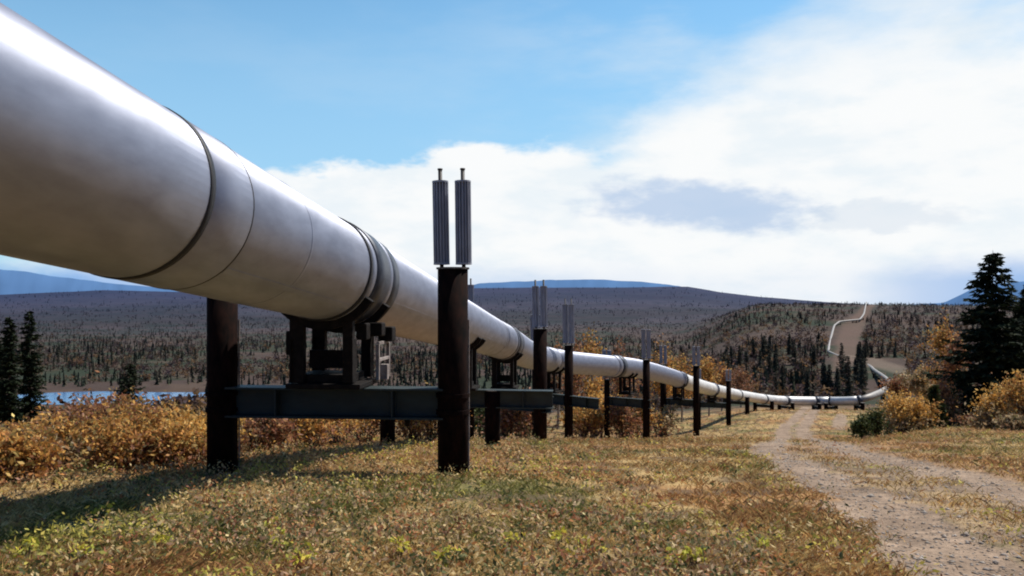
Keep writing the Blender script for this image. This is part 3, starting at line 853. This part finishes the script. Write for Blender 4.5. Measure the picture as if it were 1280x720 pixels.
# far forest: mass of simple conifers and bare shrubs (one object each)
def forest(name, n, zr, tri_fn, P, hr, seed, mask=None, kind='forest', label=None, mat='needle', power=0.0):
    rg = np.random.default_rng(seed)
    Z = np.exp(rg.uniform(math.log(zr[0]), math.log(zr[1]), n)); u = rg.uniform(-.85, .85, n)
    X = u * Z; Y = Z
    keep = np.ones(n, bool)
    dens = fbm(X / 70, Y / 45, seed)
    band = np.interp(Y, [100, 280, 420, 520, 800, 950, 2300], [.62, .55, .50, .36, .38, .56, .58])
    band = band - (-.06 if name == 'forest' else .24) * sstep(.0, .12, X / Y) * (Y > 150) * (Y < 900)
    keep &= dens > band + rg.uniform(-.14, .14, n)
    keep &= ((X + 117) / 52) ** 2 + ((Y - 246) / 30) ** 2 > 1.1
    keep &= ~((Y < 246) & (X < -60) & (X > -.64 * Y - 30))                # open water view
    cx = np.interp(Y, CLY, CLX)
    keep &= ~((np.abs(X - cx) < 7) & (Y > 250) & (Y < 760))
    keep &= ~((np.abs(X / Y - .402) < .010) & (Y > 190) & (Y < 480))
    keep &= ~((np.abs(X / Y - .465) < .03) & (Y > 130) & (Y < 290)) & ~((np.abs(X / Y - .48) < .07) & (Y > 200) & (Y < 285) & (name == 'forest'))
    if mask is not None: keep &= mask(X, Y, rg)
    X = X[keep]; Y = Y[keep]; m = len(X)
    H = height(X, Y)
    h = rg.uniform(*hr, m) * np.interp(Y, [150, 400, 700, 2300], [1, .9, .55, 1.15])
    base_V, base_f, shade = tri_fn(rg)
    k = len(base_V)
    # jitter each tree
    a = rg.uniform(0, 2 * PI, m)
    ca, sa = np.cos(a)[:, None], np.sin(a)[:, None]
    wv = rg.uniform(.8, 1.3, m)[:, None] * h[:, None]
    vid = rg.integers(0, len(base_V), m)
    BV = base_V[vid]                                      # (m, nv, 3)
    Xv = X[:, None] + (BV[..., 0] * ca - BV[..., 1] * sa) * wv
    Yv = Y[:, None] + (BV[..., 0] * sa + BV[..., 1] * ca) * wv
    Zv = H[:, None] - .3 + BV[..., 2] * h[:, None]
    nv = BV.shape[1]
    V = np.stack([Xv, Yv, Zv], -1).reshape(-1, 3)
    f = (base_f[None] + (np.arange(m) * nv)[:, None, None]).reshape(-1, base_f.shape[1])
    c = P[rg.integers(0, len(P), m)] * rg.uniform(.6, 1.4, (m, 1))
    hz = sstep(120, 1500, Y)[:, None] ** .5 * .95  # aerial haze painted into the plant colours, stronger with distance
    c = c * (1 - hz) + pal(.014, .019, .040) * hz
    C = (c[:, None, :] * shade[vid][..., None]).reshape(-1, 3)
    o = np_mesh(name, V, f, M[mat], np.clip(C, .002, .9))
    return tag(o, label, kind, None, 'stuff')

def conifer_base(rg):
    VB = []; SB = []
    for s in range(12):
        V = []; sh = []; wd = rg.uniform(.55, 1.25); lx, ly = rg.normal(size=2) * .03
        for k in range(7):
            z0 = .05 + .14 * k; r = .17 * wd * (1 - z0) ** .8 * rg.uniform(.6, 1.4) + .01
            for j in range(5):
                a = rg.uniform(0, 2 * PI); w = rg.uniform(.5, .9)
                rr_ = r * rg.uniform(.7, 1.2)
                V += [(math.cos(a - w) * rr_ * .7, math.sin(a - w) * rr_ * .7, z0 + rg.uniform(-.02, .05)), (math.cos(a + w) * rr_, math.sin(a + w) * rr_, z0 - .03 + rg.uniform(-.02, .02)), (lx * (z0 + .24), ly * (z0 + .24), min(1.0, z0 + .24))]
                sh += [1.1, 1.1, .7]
        VB.append(V); SB.append(sh)
    VB = np.array(VB); return VB, np.arange(VB.shape[1]).reshape(-1, 3), np.array(SB)
def shrub_base(rg):
    VB = []; SB = []
    for s in range(5):
        c = rg.normal(size=(26, 3)) * np.array([.22, .22, .2]) + np.array([0, 0, .55])
        V, f = quads(c, .22, 1.4, rg=rg); VB.append(V); SB.append(np.repeat(rg.uniform(.6, 1.3, 26), 4))
    return np.array(VB), f, np.array(SB)
forest('forest', 20000, (150, 2300), conifer_base, SPRUCE2 * 1.15, (3.0, 6.2), 101, label='dark spruce forest covering the valley and far hillsides',
       mask=lambda X, Y, rg: (Y > 175) | ((np.abs(X / Y) > .1) & (X < 0)))
forest('shrubland', 32000, (95, 1500), shrub_base, pal((.12, .07, .05), (.15, .09, .06), (.10, .06, .055), (.19, .11, .05), (.08, .065, .04), (.09, .06, .065), (.24, .13, .05)), (1.5, 4.2), 202, kind='shrubland', label='brown leafless shrubs covering the valley flats', mat='leaf',
       mask=lambda X, Y, rg: ((X / Y < -.03) | (Y > 150)) & ~((X / Y > .2) & (Y < 175)))

# ------------------------------------------------------------------ ground cover near the camera
def in_shadow_free(X, Y): return np.ones(len(X), bool)
def scatter(n, z0, z1, p, seed, umax=.95):
    rg = np.random.default_rng(seed)
    t = rg.random(n); e = 1 - p
    Z = (z0 ** e + t * (z1 ** e - z0 ** e)) ** (1 / e)
    X = rg.uniform(-umax, umax, n) * Z
    return X, Z, rg
def grass():
    X, Y, rg = scatter(520000, 2.6, 125, 1.5, 301)
    m = track_mask(X, Y)
    clump = fbm(X / .45, Y / .45, 77, 3)
    keep = (rg.random(len(X)) > m * .98) & (clump > rg.uniform(.22, .66, len(X)))
    X, Y = X[keep], Y[keep]; n = len(X)
    H = height(X, Y)
    zone = fbm(X / 2.6, Y / 4.2, 51); z2 = fbm(X / 1.5, Y / 2.2, 31)
    orange_zone = sstep(.2, 2.2, X - (-.25 * 0) - 0 * Y) * sstep(5, 3.2, np.abs(X - 2.0 - .1 * Y))
    straw = pal((.58, .42, .17), (.48, .33, .13), (.68, .53, .27), (.36, .24, .11)); olive = pal((.22, .21, .06), (.32, .29, .08), (.15, .15, .05)); rust = pal((.47, .27, .105), (.37, .20, .09), (.55, .36, .15), (.30, .15, .07))
    c = pick(straw, n, rg, .2)
    k = rg.random(n) < sstep(.42, .6, z2) * .9; c[k] = pick(olive, int(k.sum()), rg, .25)
    k = rg.random(n) < np.clip(sstep(.42, .62, zone) * .8 + sstep(18, 40, Y) * .35 + orange_zone * .5, 0, .85); c[k] = pick(rust, int(k.sum()), rg, .25)
    h = rg.uniform(.018, .060, n) * (1 + Y / 22) * (.5 + 1.0 * fbm(X / 1.3, Y / 1.3, 88)) * (1 - .45 * m[keep])
    w = .0017 * (1 + Y / 6.0)
    a = rg.uniform(0, 2 * PI, n); lean = rg.normal(size=(n, 2)) * h[:, None] * .8
    bx, by = np.cos(a) * w, np.sin(a) * w
    base = np.stack([X, Y, H - .01], -1)
    off = np.stack([bx, by, bx * 0], -1)
    midp = base + np.stack([lean[:, 0] * .35, lean[:, 1] * .35, h * .6], -1)
    tip = base + np.stack([lean[:, 0], lean[:, 1], h], -1)
    V = np.stack([base - off, base + off, midp + off * .7, tip], 1).reshape(-1, 3)
    tag(np_mesh('grass', V, np.arange(4 * n).reshape(n, 4), M['grass'], np.repeat(c, 4, axis=0)), 'dry straw and rust coloured grass covering the foreground', 'grass', None, 'stuff')
grass()
def herbs():
    X, Y, rg = scatter(24000, 2.8, 48, 1.7, 401)
    m = track_mask(X, Y)
    cl = fbm(X / 1.2, Y / 1.2, 131)
    keep = (rg.random(len(X)) > m * 1.2) & (rg.random(len(X)) > .8 * sstep(.4, 2.0, X - .02 * Y) * (Y < 60)) & (cl > rg.uniform(.28, .70, len(X)))
    X, Y = X[keep], Y[keep]; n = len(X)
    H = height(X, Y); q = 11
    hh = rg.uniform(.03, .12, n) * (1 + Y / 40)
    rad = rg.uniform(.03, .10, n)
    c0 = np.stack([np.repeat(X, q), np.repeat(Y, q), np.repeat(H, q)], -1)
    o = rg.normal(size=(n * q, 3)) * np.stack([np.repeat(rad, q)] * 2 + [np.repeat(hh * .35, q)], -1)
    o[:, 2] = np.abs(o[:, 2]) + np.repeat(hh, q) * rg.uniform(.3, 1, n * q)
    C = c0 + o
    V, f = quads(C, .019 * (1 + np.repeat(Y, q) / 17) * rg.uniform(.45, 1.35, n * q), 1.7, rg=rg)
    kinds = [pal((.55, .47, .10), (.44, .42, .10), (.62, .50, .12)), pal((.56, .38, .16), (.62, .48, .25)), pal((.46, .20, .08), (.36, .15, .08)), pal((.12, .135, .05), (.18, .18, .075), (.08, .095, .04)), pal((.34, .21, .13), (.46, .33, .2))]
    zone = fbm(X / 1.6, Y / 1.6, 141); pr = rg.random(n); pr = np.clip(pr + (fbm(X / 2.4, Y / 3.5, 151) - .5) * .9 - .12 * sstep(1, 3, X), 0, .999)
    ki = np.where(pr < .05, 0, np.where(pr < .42, 1, np.where(pr < .55, 2, np.where(pr < .85, 3, 4))))
    ki = np.where((zone > .63) & (rg.random(n) < .5), 0, ki)
    c = np.zeros((n * q, 3)); kr = np.repeat(ki, q)
    for i, P in enumerate(kinds):
        s = kr == i; c[s] = pick(P, int(s.sum()), rg, .2)
    tag(np_mesh('ground_plants', V, f, M['leaf'], np.repeat(c, 4, axis=0)), 'low leafy tundra plants mixed through the foreground grass', 'ground cover', None, 'stuff')
herbs()
def stones():
    X, Y, rg = scatter(26000, 2.8, 60, 1.6, 501)
    xl = np.interp(Y, YL, XL); X = xl + rg.uniform(-1.6, 4.6, len(Y))
    m = track_mask(X, Y)
    keep = rg.random(len(X)) < m * .95
    X, Y = X[keep], Y[keep]; n = len(X); H = height(X, Y) - m[keep] * .05
    s = rg.gamma(2.0, .0034, n) * (1 + Y / 22) + .004
    b = np.array([(1, 0, 0), (-1, 0, 0), (0, 1, 0), (0, -1, 0), (0, 0, 1), (0, 0, -1)], float)
    f0 = np.array([(0, 2, 4), (2, 1, 4), (1, 3, 4), (3, 0, 4), (2, 0, 5), (1, 2, 5), (3, 1, 5), (0, 3, 5)])
    V = b[None] * s[:, None, None] * rg.uniform(.6, 1.3, (n, 6, 1)) * np.array([1, 1, .65])
    a = rg.uniform(0, PI, n); ca, sa = np.cos(a)[:, None], np.sin(a)[:, None]
    V = np.stack([V[..., 0] * ca - V[..., 1] * sa, V[..., 0] * sa + V[..., 1] * ca, V[..., 2]], -1) + np.stack([X, Y, H + .006], -1)[:, None]
    f = (f0[None] + (np.arange(n) * 6)[:, None, None]).reshape(-1, 3)
    c = pick(pal((.30, .26, .22), (.25, .21, .18), (.36, .32, .28), (.21, .17, .14), (.28, .22, .17)), n, rg, .2)
    tag(np_mesh('gravel', V.reshape(-1, 3), f, M['stone'], np.repeat(c, 6, axis=0)), 'small grey stones strewn over the two wheel ruts', 'gravel', None, 'stuff')
stones()

# countable yellow leaved seedlings in the foreground
YEL = pal((.62, .56, .07), (.55, .52, .10), (.48, .50, .08), (.66, .52, .09))
for (px, row) in [(350, 690), (375, 712), (105, 707), (130, 650), (745, 700), (722, 697), (700, 690), (942, 693), (345, 672), (845, 715), (640, 690), (500, 700), (200, 690), (560, 715), (35, 700), (870, 712)]:
    Z = 6.0
    for _ in range(12): Z = -gz((px - CX) / F * Z, Z) / ((row - HY) / F)
    x = (px - CX) / F * Z; g = gz(x, Z)
    root = empty('yellow_plant', (x, Z, g), 'small bright yellow leaved plant in the foreground grass', 'plant', 'yellow plants in the foreground grass')
    mb = MB(); C = []
    for k in range(9):
        a = random.uniform(0, 2 * PI); q = random.uniform(.02, .09); z = random.uniform(.05, .14)
        e = Vector((math.cos(a) * q, math.sin(a) * q, z)); mb.tube([(0, 0, -.01), e * .5 + Vector((0, 0, .02)), e], [.003, .002, .001], 4, False)
        for j in range(4): C.append(tuple(e + Vector((random.gauss(0, .012), random.gauss(0, .012), random.gauss(0, .012)))))
    V, f = quads(np.array(C), rng.uniform(.02, .04, len(C)), 1.5)
    np_mesh('leaves', V, f, M['leaf'], np.repeat(pick(YEL, len(C), var=.12), 4, axis=0), root)
    mb.build('stems', M['bark'], root)

# ------------------------------------------------------------------ world, sun, camera
SUN_EL = math.radians(56); SUN_DIR = Vector((.85, .53, 0)).normalized() * math.cos(SUN_EL) + Vector((0, 0, math.sin(SUN_EL)))
w = bpy.data.worlds.new('World'); scene.world = w; w.use_nodes = True
nt = w.node_tree; bg = nt.nodes['Background']; L = nt.links
sky = N(nt, 'ShaderNodeTexSky', sky_type='NISHITA', sun_disc=False, sun_elevation=SUN_EL, sun_rotation=math.atan2(SUN_DIR.x, SUN_DIR.y), air_density=1.0, dust_density=.3, ozone_density=2.0, altitude=300)
tc = N(nt, 'ShaderNodeTexCoord'); sep = N(nt, 'ShaderNodeSeparateXYZ'); L.new(tc.outputs['Generated'], sep.inputs[0])
def mth(op, a, b=None, c=None):
    n = N(nt, 'ShaderNodeMath', operation=op)
    for i, v in enumerate((a, b, c)):
        if v is None: continue
        if isinstance(v, (int, float)): n.inputs[i].default_value = v
        else: L.new(v, n.inputs[i])
    return n.outputs[0]
def mrange(v, a, b, c=0., d=1., smooth=True):
    n = N(nt, 'ShaderNodeMapRange'); n.interpolation_type = 'SMOOTHSTEP' if smooth else 'LINEAR'
    for i, q in enumerate((v, a, b, c, d)):
        if isinstance(q, (int, float)): n.inputs[i].default_value = q
        else: L.new(q, n.inputs[i])
    return n.outputs[0]
def mixc(f, a, b):
    n = N(nt, 'ShaderNodeMix', data_type='RGBA')
    if isinstance(f, (int, float)): n.inputs[0].default_value = f
    else: L.new(f, n.inputs[0])
    for i, q in ((6, a), (7, b)):
        if isinstance(q, tuple): n.inputs[i].default_value = (*q, 1)
        else: L.new(q, n.inputs[i])
    return n.outputs[2]
x_, y_, z_ = sep.outputs
az = mth('ARCTAN2', x_, y_)
hr_ = mth('SQRT', mth('ADD', mth('MULTIPLY', x_, x_), mth('MULTIPLY', y_, y_)))
v = mth('DIVIDE', z_, mth('MAXIMUM', hr_, .02))
azn = mth('ADD', mth('DIVIDE', az, 2.4), .5)                      # -1.2..1.2 rad -> 0..1
def ramp(stops):
    n = N(nt, 'ShaderNodeValToRGB'); cr = n.color_ramp
    pts = [((math.atan((px - CX) / F) / 2.4 + .5), val) for px, val in stops]
    cr.elements[0].position = pts[0][0]; cr.elements[0].color = (pts[0][1],) * 3 + (1,)
    cr.elements[1].position = pts[-1][0]; cr.elements[1].color = (pts[-1][1],) * 3 + (1,)
    for p, val in pts[1:-1]:
        e = cr.elements.new(p); e.color = (val, val, val, 1)
    L.new(azn, n.inputs[0]); return n.outputs[0]
def vb(px, row): return (px, (HY - row) / F * math.cos(math.atan((px - CX) / F)))
bound = ramp([(-1200, .10)] + [vb(*q) for q in ((-200, 352), (60, 340), (200, 290), (330, 212), (450, 196), (600, 180), (690, 190), (760, 178), (850, 135), (960, 80), (1100, 38), (1280, 8), (1600, 30))] + [(2400, .12)])
soft = ramp([(-1200, .06), (100, .03), (330, .010), (600, .011), (720, .016), (850, .05), (1000, .075), (1280, .08), (2400, .08)])
def noise(scale, stretch=(1, 1, 1), detail=6, rough=.55, loc=(0, 0, 0)):
    mp = N(nt, 'ShaderNodeMapping'); mp.inputs['Scale'].default_value = stretch; mp.inputs['Location'].default_value = loc
    L.new(tc.outputs['Generated'], mp.inputs[0])
    n = N(nt, 'ShaderNodeTexNoise'); n.inputs['Scale'].default_value = scale; n.inputs['Detail'].default_value = detail; n.inputs['Roughness'].default_value = rough
    L.new(mp.outputs[0], n.inputs['Vector']); return n.outputs['Fac']
n1 = noise(7, (1, 1, 2.2)); n2 = noise(16, (1, 1, 2.0), loc=(3, 1, 2)); n3 = noise(3.5, (1, 1, 3.5), loc=(1, 5, 2)); n4 = noise(30, (1, 1, 2.5))
disp = mth('ADD', mth('MULTIPLY', mth('SUBTRACT', n1, .5), .10), mth('ADD', mth('MULTIPLY', mth('SUBTRACT', n2, .5), .05), mth('MULTIPLY', mth('SUBTRACT', n4, .5), .03)))
dd = mth('SUBTRACT', mth('ADD', bound, disp), v)
cloud = mrange(dd, mth('MULTIPLY', soft, -1.0), soft)
# thin veil drifting over the blue on the right
veil = mth('MULTIPLY', mrange(n3, .42, .68), ramp([(-1200, .05), (200, .06), (600, .14), (900, .55), (1280, .9), (2400, .3)]))
veil = mth('MULTIPLY', veil, mrange(v, .75, .25))
skyc = N(nt, 'ShaderNodeVectorMath', operation='SCALE'); L.new(sky.outputs[0], skyc.inputs[0]); skyc.inputs['Scale'].default_value = .15
tint = N(nt, 'ShaderNodeVectorMath', operation='MULTIPLY'); L.new(skyc.outputs[0], tint.inputs[0]); tint.inputs[1].default_value = (.74, 1.06, 1.06)
blue = tint.outputs[0]
fade = mrange(v, .46, .14)
blue = mixc(mth('MULTIPLY', fade, .65), blue, (.36, .62, .88))
n5 = noise(11, (1, 1, 3.2), loc=(7, 2, 4))
cshade = mixc(mrange(mth('ADD', mth('MULTIPLY', n1, .6), mth('MULTIPLY', n5, .4)), .38, .56), (.84, .905, .95), (.96, .975, .98))
base = mixc(veil, blue, (.78, .85, .90))
base = mixc(cloud, base, cshade)
# blue grey cloud
v0 = mth('SUBTRACT', v, mth('SUBTRACT', .116, mth('MULTIPLY', mth('SUBTRACT', az, .226), .10)))
e1 = mth('POWER', mth('ABSOLUTE', mth('DIVIDE', mth('SUBTRACT', az, .226), .145)), 2.0)
e2 = mth('POWER', mth('ABSOLUTE', mth('DIVIDE', v0, .030)), 2.0)
ee = mth('ADD', mth('ADD', e1, e2), mth('ADD', mth('MULTIPLY', mth('SUBTRACT', n2, .5), 2.2), mth('MULTIPLY', mth('SUBTRACT', n4, .5), 1.8)))
base = mixc(mth('MULTIPLY', mrange(ee, 1.5, .1), .75), base, (.42, .57, .80))
a1 = mth('POWER', mth('ABSOLUTE', mth('DIVIDE', mth('SUBTRACT', az, .43), .09)), 2.0)
a2 = mth('POWER', mth('ABSOLUTE', mth('DIVIDE', mth('SUBTRACT', v, .095), .02)), 2.0)
ae = mth('ADD', mth('ADD', a1, a2), mth('MULTIPLY', mth('SUBTRACT', n4, .5), 2.5))
base = mixc(mth('MULTIPLY', mrange(ae, 1.2, .4), .4), base, (.6, .7, .82))
# blue strip low over the horizon
low = ramp([(-1200, .3), (-100, .95), (100, .9), (220, .5), (500, .25), (620, .35), (850, .1), (1050, .1), (1150, .55), (1280, .8), (2400, .5)])
lowf = mth('MULTIPLY', low, mrange(mth('ADD', v, mth('MULTIPLY', mth('SUBTRACT', n2, .5), .03)), .055, .018))
base = mixc(lowf, base, (.20, .42, .80))
back = mrange(mth('ABSOLUTE', az), .75, 1.35)  # sky darkened at the sides and back to cut fill light
base = mixc(back, base, (.06, .14, .30))
base = mixc(mrange(v, .55, 1.1), base, (.045, .13, .30))  # zenith darkened likewise, so shadows get less fill
L.new(base, bg.inputs['Color']); bg.inputs['Strength'].default_value = 1.0

sd = bpy.data.lights.new('sun', 'SUN'); sd.energy = 6.0; sd.angle = math.radians(.53); sd.color = (1, .95, .87)
so = bpy.data.objects.new('sun', sd); so.rotation_euler = SUN_DIR.to_track_quat('Z', 'Y').to_euler(); so.location = (20, 10, 40); link(so)

cd = bpy.data.cameras.new('camera'); cd.sensor_width = 36; cd.lens = 36 * F / 1280; cd.shift_y = (HY - 360) / 1280; cd.clip_end = 60000; cd.clip_start = .05
co = bpy.data.objects.new('camera', cd); co.rotation_euler = (PI / 2, 0, 0); link(co); scene.camera = co
scene.view_settings.view_transform = 'Standard'; scene.view_settings.look = 'None'; scene.view_settings.exposure = 0
scene.render.engine = 'CYCLES'
scene.cycles.filter_width = 2.0
scene.cycles.max_bounces = 6; scene.cycles.diffuse_bounces = 2; scene.cycles.glossy_bounces = 3; scene.cycles.transmission_bounces = 2
